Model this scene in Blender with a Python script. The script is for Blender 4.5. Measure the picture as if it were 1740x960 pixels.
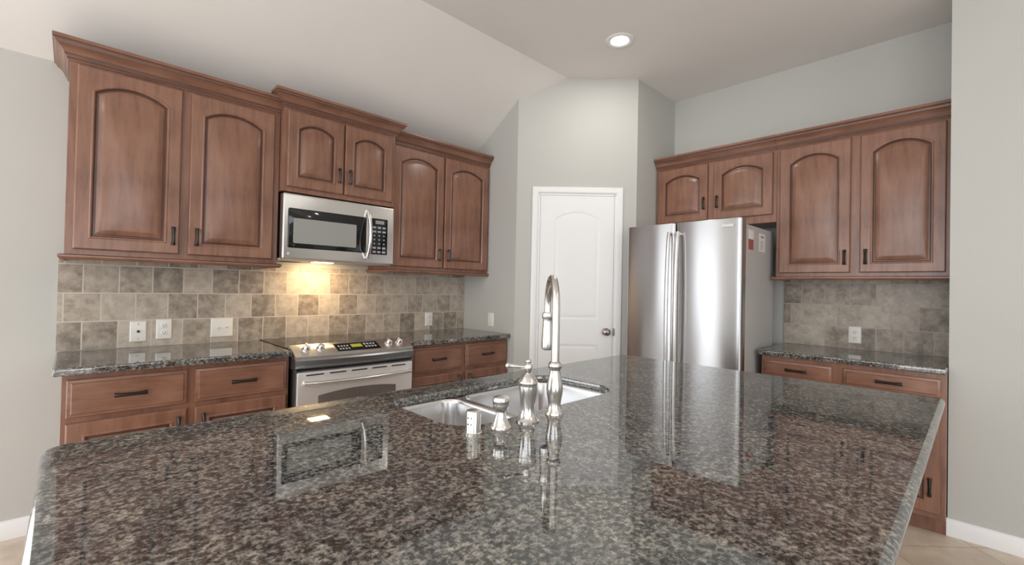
import bpy, bmesh, math, random
from mathutils import Vector, Matrix
PI = math.pi
random.seed(4)
for o in list(bpy.data.objects):
    bpy.data.objects.remove(o, do_unlink=True)
S = bpy.context.scene
COL = S.collection

# ------------------------------------------------------------------ camera
def make_camera():
    loc = Vector((-2.6293, -3.3516, 1.2963))
    yaw, pit, rol, f = 0.7998, 0.0116, 0.0205, 770.7
    d = Vector((math.cos(pit)*math.cos(yaw), math.cos(pit)*math.sin(yaw), math.sin(pit)))
    r = Vector((math.sin(yaw), -math.cos(yaw), 0)); u = r.cross(d)
    r2 = math.cos(rol)*r + math.sin(rol)*u
    u2 = -math.sin(rol)*r + math.cos(rol)*u
    m = Matrix((r2, u2, -d)).transposed().to_4x4(); m.translation = loc
    cd = bpy.data.cameras.new('camera'); cd.sensor_width = 36; cd.sensor_fit = 'HORIZONTAL'
    cd.lens = f/1740*36; cd.clip_start = 0.02
    c = bpy.data.objects.new('camera', cd); COL.objects.link(c); c.matrix_world = m
    S.camera = c
make_camera()

# ------------------------------------------------------------------ light
S.view_settings.view_transform = 'Standard'
S.view_settings.look = 'None'
S.view_settings.gamma = 1
S.view_settings.use_curve_mapping = False
S.view_settings.exposure = 0.55
SKY = 3.0
CAN_W = 4.0
w = bpy.data.worlds.new('sky'); S.world = w; w.use_nodes = True
bg = w.node_tree.nodes['Background']
bg.inputs[0].default_value = (0.93, 0.97, 1.0, 1); bg.inputs[1].default_value = SKY

def portal(name, loc, rot, sx, sy):
    l = bpy.data.lights.new(name, 'AREA'); l.shape = 'RECTANGLE'; l.size = sx; l.size_y = sy
    l.cycles.is_portal = True
    o = bpy.data.objects.new(name, l); COL.objects.link(o); o.location = loc; o.rotation_euler = rot
    return o

# ------------------------------------------------------------------ room numbers
XL = -2.679          # left end of the left counter
X2 = 1.350           # niche back wall
YA = 0.682           # pantry: first stub length
YD = -1.380          # pantry: second stub plane
YE = -3.240          # end of the niche
XW = 0.828           # wall beside the niche
ZW, ZF = 2.423, 3.044
YCR = -0.966         # where the slope meets the flat ceiling
XFAR, YFAR = -6.6, -8.6
CT = 0.914

# ------------------------------------------------------------------ materials
def new_mat(name):
    m = bpy.data.materials.new(name); m.use_nodes = True
    nt = m.node_tree; b = nt.nodes['Principled BSDF']
    return m, nt, b
def simple(name, col, rough=0.5, metal=0.0, spec=None, coat=0, emit=None, estr=0, bump=None, noise=None):
    m, nt, b = new_mat(name)
    b.inputs['Base Color'].default_value = (*col, 1)
    b.inputs['Roughness'].default_value = rough
    b.inputs['Metallic'].default_value = metal
    if spec is not None: b.inputs['Specular IOR Level'].default_value = spec
    if coat: b.inputs['Coat Weight'].default_value = coat; b.inputs['Coat Roughness'].default_value = 0.08
    if emit: b.inputs['Emission Color'].default_value = (*emit, 1); b.inputs['Emission Strength'].default_value = estr
    tc = nt.nodes.new('ShaderNodeTexCoord')
    if noise:      # gentle colour mottling: (scale, amount)
        n = nt.nodes.new('ShaderNodeTexNoise'); n.inputs['Scale'].default_value = noise[0]; n.inputs['Detail'].default_value = 5
        nt.links.new(tc.outputs['Object'], n.inputs['Vector'])
        r = nt.nodes.new('ShaderNodeValToRGB')
        a = noise[1]
        r.color_ramp.elements[0].position = .3; r.color_ramp.elements[1].position = .7
        r.color_ramp.elements[0].color = (*[c*(1-a) for c in col], 1)
        r.color_ramp.elements[1].color = (*[min(1, c*(1+a)) for c in col], 1)
        nt.links.new(n.outputs['Fac'], r.inputs['Fac']); nt.links.new(r.outputs['Color'], b.inputs['Base Color'])
    if bump:       # (scale, strength, distance)
        n = nt.nodes.new('ShaderNodeTexNoise'); n.inputs['Scale'].default_value = bump[0]; n.inputs['Detail'].default_value = 3
        nt.links.new(tc.outputs['Object'], n.inputs['Vector'])
        bp = nt.nodes.new('ShaderNodeBump'); bp.inputs['Strength'].default_value = bump[1]; bp.inputs['Distance'].default_value = bump[2]
        nt.links.new(n.outputs['Fac'], bp.inputs['Height']); nt.links.new(bp.outputs['Normal'], b.inputs['Normal'])
    return m

def wood(name, dark, mid, light, rough=0.32, horiz=False):
    m, nt, b = new_mat(name)
    tc = nt.nodes.new('ShaderNodeTexCoord')
    mp = nt.nodes.new('ShaderNodeMapping')
    mp.inputs['Scale'].default_value = (2.2, 14, 14) if horiz else (14, 14, 1.6)
    nt.links.new(tc.outputs['Object'], mp.inputs['Vector'])
    n = nt.nodes.new('ShaderNodeTexNoise'); n.inputs['Scale'].default_value = 2.4; n.inputs['Detail'].default_value = 7; n.inputs['Roughness'].default_value = .62
    n.inputs['Distortion'].default_value = .5
    nt.links.new(mp.outputs['Vector'], n.inputs['Vector'])
    n2 = nt.nodes.new('ShaderNodeTexNoise'); n2.inputs['Scale'].default_value = 4.5; n2.inputs['Detail'].default_value = 4
    nt.links.new(tc.outputs['Object'], n2.inputs['Vector'])
    mx = nt.nodes.new('ShaderNodeMath'); mx.operation = 'MULTIPLY_ADD'
    nt.links.new(n.outputs['Fac'], mx.inputs[0]); mx.inputs[1].default_value = .55
    m2 = nt.nodes.new('ShaderNodeMath'); m2.operation = 'MULTIPLY'; m2.inputs[1].default_value = .45
    nt.links.new(n2.outputs['Fac'], m2.inputs[0]); nt.links.new(m2.outputs[0], mx.inputs[2])
    r = nt.nodes.new('ShaderNodeValToRGB')
    e = r.color_ramp.elements
    e[0].position = .33; e[0].color = (*dark, 1); e[1].position = .68; e[1].color = (*light, 1)
    k = e.new(.5); k.color = (*mid, 1)
    nt.links.new(mx.outputs[0], r.inputs['Fac']); nt.links.new(r.outputs['Color'], b.inputs['Base Color'])
    b.inputs['Roughness'].default_value = rough
    b.inputs['Coat Weight'].default_value = .25; b.inputs['Coat Roughness'].default_value = .22
    return m

def granite(name):
    m, nt, b = new_mat(name)
    tc = nt.nodes.new('ShaderNodeTexCoord')
    def noise(sc, det, ro, dist=0):
        n = nt.nodes.new('ShaderNodeTexNoise'); n.inputs['Scale'].default_value = sc; n.inputs['Detail'].default_value = det
        n.inputs['Roughness'].default_value = ro; n.inputs['Distortion'].default_value = dist
        nt.links.new(tc.outputs['Object'], n.inputs['Vector']); return n
    a = noise(100, 6, .70, .25)
    r = nt.nodes.new('ShaderNodeValToRGB'); e = r.color_ramp.elements
    e[0].position = .36; e[0].color = (.012, .014, .015, 1)
    e[1].position = .70; e[1].color = (.42, .41, .385, 1)
    k = e.new(.45); k.color = (.047, .048, .048, 1)
    k = e.new(.53); k.color = (.160, .157, .149, 1)
    nt.links.new(a.outputs['Fac'], r.inputs['Fac'])
    # scattered brown crystals
    bn = noise(42, 3, .6, .2)
    r2 = nt.nodes.new('ShaderNodeValToRGB'); e = r2.color_ramp.elements
    e[0].position = .68; e[0].color = (0, 0, 0, 1); e[1].position = .73; e[1].color = (1, 1, 1, 1)
    nt.links.new(bn.outputs['Fac'], r2.inputs['Fac'])
    mx = nt.nodes.new('ShaderNodeMix'); mx.data_type = 'RGBA'; mx.inputs['B'].default_value = (.11, .06, .042, 1)
    f = nt.nodes.new('ShaderNodeMath'); f.operation = 'MULTIPLY'; f.inputs[1].default_value = .5
    nt.links.new(r2.outputs['Color'], f.inputs[0]); nt.links.new(f.outputs[0], mx.inputs['Factor'])
    nt.links.new(r.outputs['Color'], mx.inputs['A'])
    cn = noise(8, 5, .65, .5)
    r3 = nt.nodes.new('ShaderNodeValToRGB'); e = r3.color_ramp.elements
    e[0].position = .35; e[0].color = (.68, .70, .76, 1); e[1].position = .65; e[1].color = (1.30, 1.25, 1.15, 1)
    nt.links.new(cn.outputs['Fac'], r3.inputs['Fac'])
    mu = nt.nodes.new('ShaderNodeMix'); mu.data_type = 'RGBA'; mu.blend_type = 'MULTIPLY'; mu.inputs['Factor'].default_value = 1
    nt.links.new(mx.outputs['Result'], mu.inputs['A']); nt.links.new(r3.outputs['Color'], mu.inputs['B'])
    nt.links.new(mu.outputs['Result'], b.inputs['Base Color'])
    b.inputs['Roughness'].default_value = .02
    b.inputs['IOR'].default_value = 2.1
    return m

def tiles(name, axis, x0, zbase, bw, rh, mortar=(.60, .54, .46)):
    """Stone tiles in running bond on a vertical wall; axis = 0 (wall along x) or 1 (along y)."""
    m, nt, b = new_mat(name)
    g = nt.nodes.new('ShaderNodeNewGeometry')
    sp = nt.nodes.new('ShaderNodeSeparateXYZ'); nt.links.new(g.outputs['Position'], sp.inputs[0])
    cb = nt.nodes.new('ShaderNodeCombineXYZ')
    ad = nt.nodes.new('ShaderNodeMath'); ad.operation = 'ADD'; ad.inputs[1].default_value = -x0 + bw/2 + bw*40
    nt.links.new(sp.outputs[axis], ad.inputs[0]); nt.links.new(ad.outputs[0], cb.inputs[0])
    az = nt.nodes.new('ShaderNodeMath'); az.operation = 'ADD'; az.inputs[1].default_value = -zbase + rh*4
    nt.links.new(sp.outputs[2], az.inputs[0]); nt.links.new(az.outputs[0], cb.inputs[1])
    br = nt.nodes.new('ShaderNodeTexBrick')
    br.inputs['Scale'].default_value = 1; br.inputs['Brick Width'].default_value = bw; br.inputs['Row Height'].default_value = rh
    br.inputs['Mortar Size'].default_value = .0032; br.inputs['Mortar Smooth'].default_value = .2; br.offset = .5
    br.inputs['Color1'].default_value = (0, 0, 0, 1); br.inputs['Color2'].default_value = (1, 1, 1, 1); br.inputs['Mortar'].default_value = (.5, .5, .5, 1)
    nt.links.new(cb.outputs[0], br.inputs['Vector'])
    n = nt.nodes.new('ShaderNodeTexNoise'); n.inputs['Scale'].default_value = 17; n.inputs['Detail'].default_value = 9; n.inputs['Roughness'].default_value = .70
    n.inputs['Distortion'].default_value = .15
    # shift the cloudiness per tile
    vm = nt.nodes.new('ShaderNodeVectorMath'); vm.operation = 'MULTIPLY_ADD'; vm.inputs[1].default_value = (9, 9, 9)
    nt.links.new(br.outputs['Color'], vm.inputs[0]); nt.links.new(g.outputs['Position'], vm.inputs[2])
    nt.links.new(vm.outputs[0], n.inputs['Vector'])
    s = nt.nodes.new('ShaderNodeMath'); s.operation = 'MULTIPLY_ADD'; s.inputs[1].default_value = .24
    nt.links.new(br.outputs['Color'], s.inputs[0]); 
    s2 = nt.nodes.new('ShaderNodeMath'); s2.operation = 'MULTIPLY'; s2.inputs[1].default_value = .80
    nt.links.new(n.outputs['Fac'], s2.inputs[0]); nt.links.new(s2.outputs[0], s.inputs[2])
    r = nt.nodes.new('ShaderNodeValToRGB'); e = r.color_ramp.elements
    e[0].position = .33; e[0].color = (.19, .155, .125, 1); e[1].position = .72; e[1].color = (.58, .51, .43, 1)
    k = e.new(.50); k.color = (.39, .33, .27, 1)
    nt.links.new(s.outputs[0], r.inputs['Fac'])
    mx = nt.nodes.new('ShaderNodeMix'); mx.data_type = 'RGBA'; mx.inputs['B'].default_value = (*mortar, 1)
    nt.links.new(br.outputs['Fac'], mx.inputs['Factor']); nt.links.new(r.outputs['Color'], mx.inputs['A'])
    nt.links.new(mx.outputs['Result'], b.inputs['Base Color'])
    b.inputs['Roughness'].default_value = .45
    bp = nt.nodes.new('ShaderNodeBump'); bp.inputs['Strength'].default_value = .35; bp.inputs['Distance'].default_value = .003; bp.invert = True
    nt.links.new(br.outputs['Fac'], bp.inputs['Height']); nt.links.new(bp.outputs['Normal'], b.inputs['Normal'])
    return m

def floor_tiles(name):
    m, nt, b = new_mat(name)
    g = nt.nodes.new('ShaderNodeNewGeometry')
    mp = nt.nodes.new('ShaderNodeMapping'); mp.inputs['Rotation'].default_value = (0, 0, PI/4); mp.inputs['Location'].default_value = (20.1, 20.23, 0)
    nt.links.new(g.outputs['Position'], mp.inputs['Vector'])
    br = nt.nodes.new('ShaderNodeTexBrick'); br.offset = 0
    br.inputs['Scale'].default_value = 1; br.inputs['Brick Width'].default_value = .46; br.inputs['Row Height'].default_value = .46
    br.inputs['Mortar Size'].default_value = .004; br.inputs['Mortar Smooth'].default_value = .1
    br.inputs['Color1'].default_value = (.64, .54, .44, 1); br.inputs['Color2'].default_value = (.71, .61, .51, 1); br.inputs['Mortar'].default_value = (.48, .40, .33, 1)
    nt.links.new(mp.outputs[0], br.inputs['Vector'])
    n = nt.nodes.new('ShaderNodeTexNoise'); n.inputs['Scale'].default_value = 7; n.inputs['Detail'].default_value = 7
    nt.links.new(g.outputs['Position'], n.inputs['Vector'])
    r = nt.nodes.new('ShaderNodeValToRGB'); r.color_ramp.elements[0].position = .3; r.color_ramp.elements[1].position = .7
    r.color_ramp.elements[0].color = (.80, .78, .76, 1); r.color_ramp.elements[1].color = (1.12, 1.12, 1.12, 1)
    nt.links.new(n.outputs['Fac'], r.inputs['Fac'])
    mu = nt.nodes.new('ShaderNodeMix'); mu.data_type = 'RGBA'; mu.blend_type = 'MULTIPLY'; mu.inputs['Factor'].default_value = 1
    nt.links.new(br.outputs['Color'], mu.inputs['A']); nt.links.new(r.outputs['Color'], mu.inputs['B'])
    nt.links.new(mu.outputs['Result'], b.inputs['Base Color']); b.inputs['Roughness'].default_value = .35
    return m

def brushed(name, col, rough, aniso=0, metal=1.0, stretch=(1, 1, 160), var=.1):
    m, nt, b = new_mat(name)
    b.inputs['Metallic'].default_value = metal
    b.inputs['Base Color'].default_value = (*col, 1)
    if aniso:
        b.inputs['Anisotropic'].default_value = aniso
        tg = nt.nodes.new('ShaderNodeTangent'); tg.direction_type = 'RADIAL'; tg.axis = 'Z'
        nt.links.new(tg.outputs[0], b.inputs['Tangent']); b.inputs['Anisotropic Rotation'].default_value = .25
    tc = nt.nodes.new('ShaderNodeTexCoord')
    mp = nt.nodes.new('ShaderNodeMapping'); mp.inputs['Scale'].default_value = stretch
    nt.links.new(tc.outputs['Object'], mp.inputs['Vector'])
    n = nt.nodes.new('ShaderNodeTexNoise'); n.inputs['Scale'].default_value = 8; n.inputs['Detail'].default_value = 4
    nt.links.new(mp.outputs[0], n.inputs['Vector'])
    mr = nt.nodes.new('ShaderNodeMapRange'); mr.inputs['To Min'].default_value = rough*(1-var); mr.inputs['To Max'].default_value = rough*(1+var)
    nt.links.new(n.outputs['Fac'], mr.inputs['Value']); nt.links.new(mr.outputs[0], b.inputs['Roughness'])
    return m

M = {}
M['wall'] = simple('wall_paint', (.535, .530, .503), .85, bump=(180, .06, .002), noise=(1.3, .015))
M['ceil'] = simple('ceiling_paint', (.84, .815, .79), .9, bump=(120, .08, .002), noise=(1.1, .015))
M['white'] = simple('white_trim_paint', (.86, .86, .86), .35, noise=(3, .01))
M['floor'] = floor_tiles('floor_tile')
M['wood'] = wood('stained_maple', (.150, .068, .043), (.235, .112, .072), (.310, .155, .103))
M['woodh'] = wood('stained_maple_across', (.150, .068, .043), (.235, .112, .072), (.310, .155, .103), horiz=True)
M['glaze_shade'] = wood('glaze_and_shade_in_groove', (.060, .024, .016), (.090, .038, .024), (.120, .052, .033))  # pigment in the recesses, spread wider to also stand for the grooves' shaded side
M['granite'] = granite('polished_granite')
M['tile_l'] = tiles('stone_tile_running_bond', 0, -2.584, CT, .1470, .1535)
M['tile_r'] = tiles('stone_tile_niche', 1, -2.714, CT, .1470, .1535, mortar=(.44, .40, .35))
M['steel'] = brushed('brushed_stainless', (.74, .73, .715), .30, aniso=.6)
M['steel_d'] = brushed('brushed_stainless_door', (.52, .52, .53), .25, aniso=.9, var=.04)
M['steel_o'] = brushed('satin_stainless_oven', (.88, .865, .84), .40, aniso=.4, metal=.7)
M['sinksteel'] = brushed('sink_stainless', (.72, .72, .73), .22, stretch=(60, 1, 1))
M['nickel'] = simple('satin_nickel', (.80, .79, .77), .22, 1.0, noise=(9, .02))
M['bronze'] = simple('dark_bronze', (.045, .038, .036), .34, .75, noise=(25, .15))
M['knob'] = simple('aged_nickel', (.30, .27, .25), .28, 1.0, noise=(9, .05))
M['black'] = simple('black_plastic', (.012, .012, .013), .35, noise=(14, .1))
M['blackglass'] = simple('black_glass', (.010, .011, .011), .06, noise=(4, .1))
M['cookglass'] = simple('cooktop_glass', (.030, .027, .025), .05, noise=(90, .35))
M['mwglass'] = simple('microwave_window_mesh', (.33, .33, .31), .22, noise=(300, .06))
M['grey_side'] = simple('grey_painted_steel', (.50, .485, .475), .42, noise=(5, .02))
M['fascia'] = brushed('dark_stainless_band', (.36, .385, .42), .34)
M['plate'] = simple('white_cover_plate', (.83, .80, .75), .35, noise=(9, .01))
M['slot'] = simple('dark_slot', (.03, .03, .03), .5, noise=(30, .1))
M['key'] = simple('grey_key_print', (.42, .43, .50), .4, noise=(30, .05))
M['lcd'] = simple('green_display', (.16, .17, .02), .3, emit=(.45, .45, .05), estr=.35, noise=(30, .05))
M['lcd_g'] = simple('grey_display', (.34, .34, .36), .3, noise=(30, .05))
M['ovenglass'] = simple('oven_window_glass', (.15, .125, .115), .10, noise=(4, .1))  # brownish base colour stands in for the island cabinets reflected in the glass
M['paper'] = simple('white_paper_label', (.78, .76, .74), .6, noise=(60, .03))
M['red'] = simple('red_printed_label', (.36, .10, .10), .6, noise=(120, .3))
M['print'] = simple('grey_print', (.25, .25, .26), .6, noise=(60, .1))
M['can'] = simple('lamp_lens', (1, 1, 1), .5, emit=(1, .97, .92), estr=5.0, noise=(5, .01))
M['hood'] = simple('hood_lamp_lens', (1, .9, .7), .5, emit=(1, .72, .38), estr=11.0, noise=(5, .01))
M['brushw'] = simple('rubber_grey', (.10, .10, .10), .6, noise=(20, .1))

# ------------------------------------------------------------------ mesh builder
class MB:
    def __init__(s): s.v = []; s.f = []; s.m = []
    def add(s, vs, fs, mi=0):
        b = len(s.v); s.v += [tuple(p) for p in vs]
        for f in fs: s.f.append(tuple(b+i for i in f)); s.m.append(mi)
        return s
    def box(s, x0, x1, y0, y1, z0, z1, mi=0):
        x0, x1 = min(x0, x1), max(x0, x1); y0, y1 = min(y0, y1), max(y0, y1); z0, z1 = min(z0, z1), max(z0, z1)
        v = [(x0,y0,z0),(x1,y0,z0),(x1,y1,z0),(x0,y1,z0),(x0,y0,z1),(x1,y0,z1),(x1,y1,z1),(x0,y1,z1)]
        return s.add(v, [(0,3,2,1),(4,5,6,7),(0,1,5,4),(1,2,6,5),(2,3,7,6),(3,0,4,7)], mi)
    def prism(s, poly, fn, a, b, mi=0):
        """poly: 2-D points; fn(p, t) -> 3-D; extruded from a to b."""
        n = len(poly); v = [fn(p, a) for p in poly] + [fn(p, b) for p in poly]
        fs = [tuple(range(n))[::-1], tuple(range(n, 2*n))] + [(i, (i+1) % n, n+(i+1) % n, n+i) for i in range(n)]
        return s.add(v, fs, mi)
    def rings(s, rings, cap0=True, cap1=True, mi=0, mis=None):
        n = len(rings[0]); v = [p for r in rings for p in r]; fs = []; ms = []
        for k in range(len(rings)-1):
            for i in range(n):
                fs.append((k*n+i, k*n+(i+1) % n, (k+1)*n+(i+1) % n, (k+1)*n+i)); ms.append(mis[k] if mis else mi)
        if cap0: fs.append(tuple(range(n))[::-1]); ms.append(mi)
        if cap1: fs.append(tuple(range((len(rings)-1)*n, len(rings)*n))); ms.append(mi)
        b = len(s.v); s.v += [tuple(p) for p in v]
        for f, q in zip(fs, ms): s.f.append(tuple(b+i for i in f)); s.m.append(q)
        return s
    def lathe(s, prof, c=(0, 0, 0), axis='z', n=28, cap0=True, cap1=True, mi=0):
        """prof: (radius, height) list."""
        rs = []
        for r, h in prof:
            ring = []
            for i in range(n):
                a = 2*PI*i/n; p = (r*math.cos(a), r*math.sin(a), h)
                if axis == 'x': p = (p[2], p[0], p[1])
                if axis == 'y': p = (p[1], p[2], p[0])
                ring.append((p[0]+c[0], p[1]+c[1], p[2]+c[2]))
            rs.append(ring)
        return s.rings(rs, cap0, cap1, mi)
    def tube(s, pts, r, n=14, mi=0):
        pts = [Vector(p) for p in pts]; rad = r if isinstance(r, (list, tuple)) else [r]*len(pts)
        rs = []; t0 = (pts[1]-pts[0]).normalized()
        nrm = t0.orthogonal().normalized()
        for i, p in enumerate(pts):
            t = (pts[min(i+1, len(pts)-1)] - pts[max(i-1, 0)]).normalized()
            nrm = (nrm - t*nrm.dot(t)).normalized(); bi = t.cross(nrm)
            rs.append([p + rad[i]*(math.cos(2*PI*k/n)*nrm + math.sin(2*PI*k/n)*bi) for k in range(n)])
        return s.rings(rs, True, True, mi)
    def sweep(s, prof, path, mi=0, dark=()):
        """prof: closed list of (out, z); path: plan points, outward = right of travel; mitred corners."""
        P = [Vector((p[0], p[1])) for p in path]; rs = []
        for i, p in enumerate(P):
            ns = []
            if i > 0: d = (P[i]-P[i-1]).normalized(); ns.append(Vector((d.y, -d.x)))
            if i < len(P)-1: d = (P[i+1]-P[i]).normalized(); ns.append(Vector((d.y, -d.x)))
            if len(ns) == 2:
                q = (ns[0]+ns[1]); q = q / (1+ns[0].dot(ns[1]))
            else: q = ns[0]
            rs.append([(p.x+q.x*o, p.y+q.y*o, z) for o, z in prof])
        k0 = len(s.f); s.rings(rs, True, True, mi); n = len(prof)
        for j in range(k0, len(s.f)):
            if (j-k0) % n in dark and j < k0+n*(len(path)-1): s.m[j] = 1
        return s
    def build(s, name, mats, parent=None, bevel=0, smooth=None, seg=2, label=None):
        me = bpy.data.meshes.new(name); me.from_pydata(s.v, [], s.f)
        bm = bmesh.new(); bm.from_mesh(me); bmesh.ops.recalc_face_normals(bm, faces=bm.faces); bm.to_mesh(me); bm.free()
        if not isinstance(mats, (list, tuple)): mats = [mats]
        for q in mats: me.materials.append(q)
        for p, mi in zip(me.polygons, s.m): p.material_index = mi
        if smooth is not None:
            for p in me.polygons: p.use_smooth = True
            me.set_sharp_from_angle(angle=math.radians(smooth))
        o = bpy.data.objects.new(name, me); COL.objects.link(o)
        if parent: o.parent = parent
        if bevel:
            b = o.modifiers.new('bevel', 'BEVEL'); b.width = bevel; b.segments = seg; b.limit_method = 'ANGLE'; b.angle_limit = math.radians(35)
            b.harden_normals = False
        if label: o['label'] = label
        return o

def tag(o, label, cat, group=None):
    o['label'] = label; o['category'] = cat
    if group: o['group'] = group
    return o
def thing(name, label, cat, loc=(0, 0, 0), rz=0, group=None):
    o = bpy.data.objects.new(name, None); COL.objects.link(o); o.location = loc; o.rotation_euler = (0, 0, rz)
    o.empty_display_size = .1
    return tag(o, label, cat, group)
def struct(o):
    o['kind'] = 'structure'; return o

def rrect(x0, x1, y0, y1, rad, d=0.0, n=7):
    """Rounded rectangle loop, CCW from the bottom-left corner; rad = 4 radii (bl, br, tr, tl); d = inset."""
    if not isinstance(rad, (list, tuple)): rad = [rad]*4
    x0 += d; x1 -= d; y0 += d; y1 -= d
    out = []
    cs = [(x0, y0, 1, 1, PI), (x1, y0, -1, 1, 1.5*PI), (x1, y1, -1, -1, 0), (x0, y1, 1, -1, .5*PI)]
    for (x, y, sx, sy, a0), r in zip(cs, rad):
        r = max(r-d, .0008); cx, cy = x+sx*r, y+sy*r
        for i in range(n+1):
            a = a0 + .5*PI*i/n; out.append((cx+r*math.cos(a), cy+r*math.sin(a)))
    return out

# ------------------------------------------------------------------ the shell
T = .12
def wall_obj(name, mb, m='wall'): return struct(mb.build(name, M[m]))
# floor
wall_obj('floor', MB().box(XFAR-T, X2+T, YFAR-T, T, -.08, 0), 'floor')

def wall_with_holes(a0, a1, z0, z1, holes, fn):
    """Rectangle wall split round rectangular openings; fn(a0,a1,z0,z1,mb) adds a block."""
    mb = MB(); cuts = sorted(set([a0, a1] + [h[0] for h in holes] + [h[1] for h in holes]))
    for p, q in zip(cuts, cuts[1:]):
        hs = sorted([h for h in holes if h[0] <= p and h[1] >= q], key=lambda h: h[2]); z = z0
        for h in hs:
            if h[2] > z+1e-6: fn(p, q, z, h[2], mb)
            z = h[3]
        if z < z1-1e-6: fn(p, q, z, z1, mb)
    return mb
# kitchen wall with the patio window further left (out of frame, seen in the refrigerator)
W1 = (-6.3, -3.35, .10, 2.15)
wall_obj('wall_left', wall_with_holes(XFAR, 0, 0, ZW+.0, [W1], lambda a, b, c, d, mb: mb.box(a, b, 0, T, c, d)))
# far end wall: two tall windows (profile follows the slope)
WE = [(-4.5, -1.05, .15, 2.75), (-8.2, -4.8, .15, 2.75)]
we = wall_with_holes(YFAR, YCR, 0, ZF, WE, lambda a, b, c, d, mb: mb.box(XFAR-T, XFAR, a, b, c, d))
we.prism([(YCR, 0), (0, 0), (0, ZW), (YCR, ZF)], lambda p, t: (t, p[0], p[1]), XFAR-T, XFAR)
wall_obj('wall_end', we)
WB = [(-4.4, -1.6, .3, 2.4)]
wall_obj('wall_back', wall_with_holes(XFAR, XW, 0, ZF, WB, lambda a, b, c, d, mb: mb.box(a, b, YFAR-T, YFAR, c, d)))
# wall beside the niche, and the niche
wall_obj('wall_right', MB().box(XW, X2+T, YFAR-T, YE, 0, ZF))
wall_obj('wall_niche', MB().box(X2, X2+T, YE, YD, 0, ZF))
# pantry block: stub, diagonal, stub; the sloped ceiling runs over it
XD = -YA - YD        # x where the diagonal ends (0.698)
mb = MB()
def pantry(mb, poly, zs):
    n = len(poly); v = [(x, y, 0) for x, y in poly] + [(x, y, z) for (x, y), z in zip(poly, zs)]
    mb.add(v, [tuple(range(n))[::-1], tuple(range(n, 2*n))] + [(i, (i+1) % n, n+(i+1) % n, n+i) for i in range(n)])
slope = lambda y: min(ZF, ZW + (ZF-ZW)*(y/YCR))
poly = [(0, T), (0, -YA), (-YA-YCR, YCR), (XD, YD), (X2, YD), (X2, YCR), (X2, T)]
# build as prism with a top that follows the ceiling: two top faces
v = [(x, y, 0) for x, y in poly] + [(x, y, slope(y)) for x, y in poly]
n = len(poly)
fs = [tuple(range(n))[::-1], (7, 8, 9, 12, 13), (9, 10, 11, 12)] + [(i, (i+1) % n, n+(i+1) % n, n+i) for i in range(n)]
wall_obj('wall_pantry', MB().add(v, fs))
# ceiling: sloped part and flat part in one shell
cp = [(T, slope(T)), (0, ZW), (YCR, ZF), (YFAR-T, ZF), (YFAR-T, ZF+.12), (YCR-.02, ZF+.12), (T, slope(T)+.14)]
wall_obj('ceiling', MB().prism(cp, lambda p, t: (t, p[0], p[1]), XFAR-T, X2+T), 'ceil')
# baseboards
bbp = [(0, .0), (.016, 0), (.016, .075), (.010, .088), (.004, .092), (0, .092)]
struct(MB().sweep(bbp, [(XFAR, 0), (XL+.03, 0)]).build('baseboard_left', M['white'], smooth=30))
mbb = MB(); mbb.prism([(XW-o, z) for o, z in bbp], lambda p, t: (p[0], t, p[1]), YFAR, YE+.004)
struct(mbb.build('baseboard_right', M['white'], smooth=30))
struct(MB().sweep(bbp, [(XFAR, YFAR), (XFAR, 0)]).build('baseboard_end', M['white'], smooth=30))
struct(MB().sweep(bbp, [(XW, YFAR), (XFAR, YFAR)]).build('baseboard_back', M['white'], smooth=30))

# windows outside the frame that light the room
def window(name, a0, a1, z0, z1, fn, cols):
    root = bpy.data.objects.new(name, None); COL.objects.link(root); struct(root)
    mb = MB(); t = .05
    for (p, q, c, d) in [(a0, a0+t, z0, z1), (a1-t, a1, z0, z1), (a0+t, a1-t, z0, z0+t), (a0+t, a1-t, z1-t, z1)]: fn(mb, p, q, c, d)
    mb.build('window_frame', M['white'], root, bevel=.003)
    mb = MB()
    for k in range(1, cols): x = a0+(a1-a0)*k/cols; fn(mb, x-.015, x+.015, z0+t, z1-t)
    fn(mb, a0+t, a1-t, (z0+z1)/2-.015, (z0+z1)/2+.015)
    mb.build('muntin', M['white'], root)
window('window_1', *W1, lambda mb, a, b, c, d: mb.box(a, b, .03, .09, c, d), 2)
portal('window_daylight', ((W1[0]+W1[1])/2, .11, (W1[2]+W1[3])/2), (-PI/2, 0, 0), W1[1]-W1[0], W1[3]-W1[2])
for i, h in enumerate(WE):
    window('window_%d' % (2+i), *h, lambda mb, a, b, c, d: mb.box(XFAR-.09, XFAR-.03, a, b, c, d), 2)
    portal('window_daylight', (XFAR-.11, (h[0]+h[1])/2, (h[2]+h[3])/2), (0, -PI/2, 0), h[3]-h[2], h[1]-h[0])
for i, h in enumerate(WB):
    window('window_%d' % (4+i), *h, lambda mb, a, b, c, d: mb.box(a, b, YFAR-.09, YFAR-.03, c, d), 2)
    portal('window_daylight', ((h[0]+h[1])/2, YFAR-.11, (h[2]+h[3])/2), (PI/2, 0, 0), h[1]-h[0], h[3]-h[2])

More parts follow.
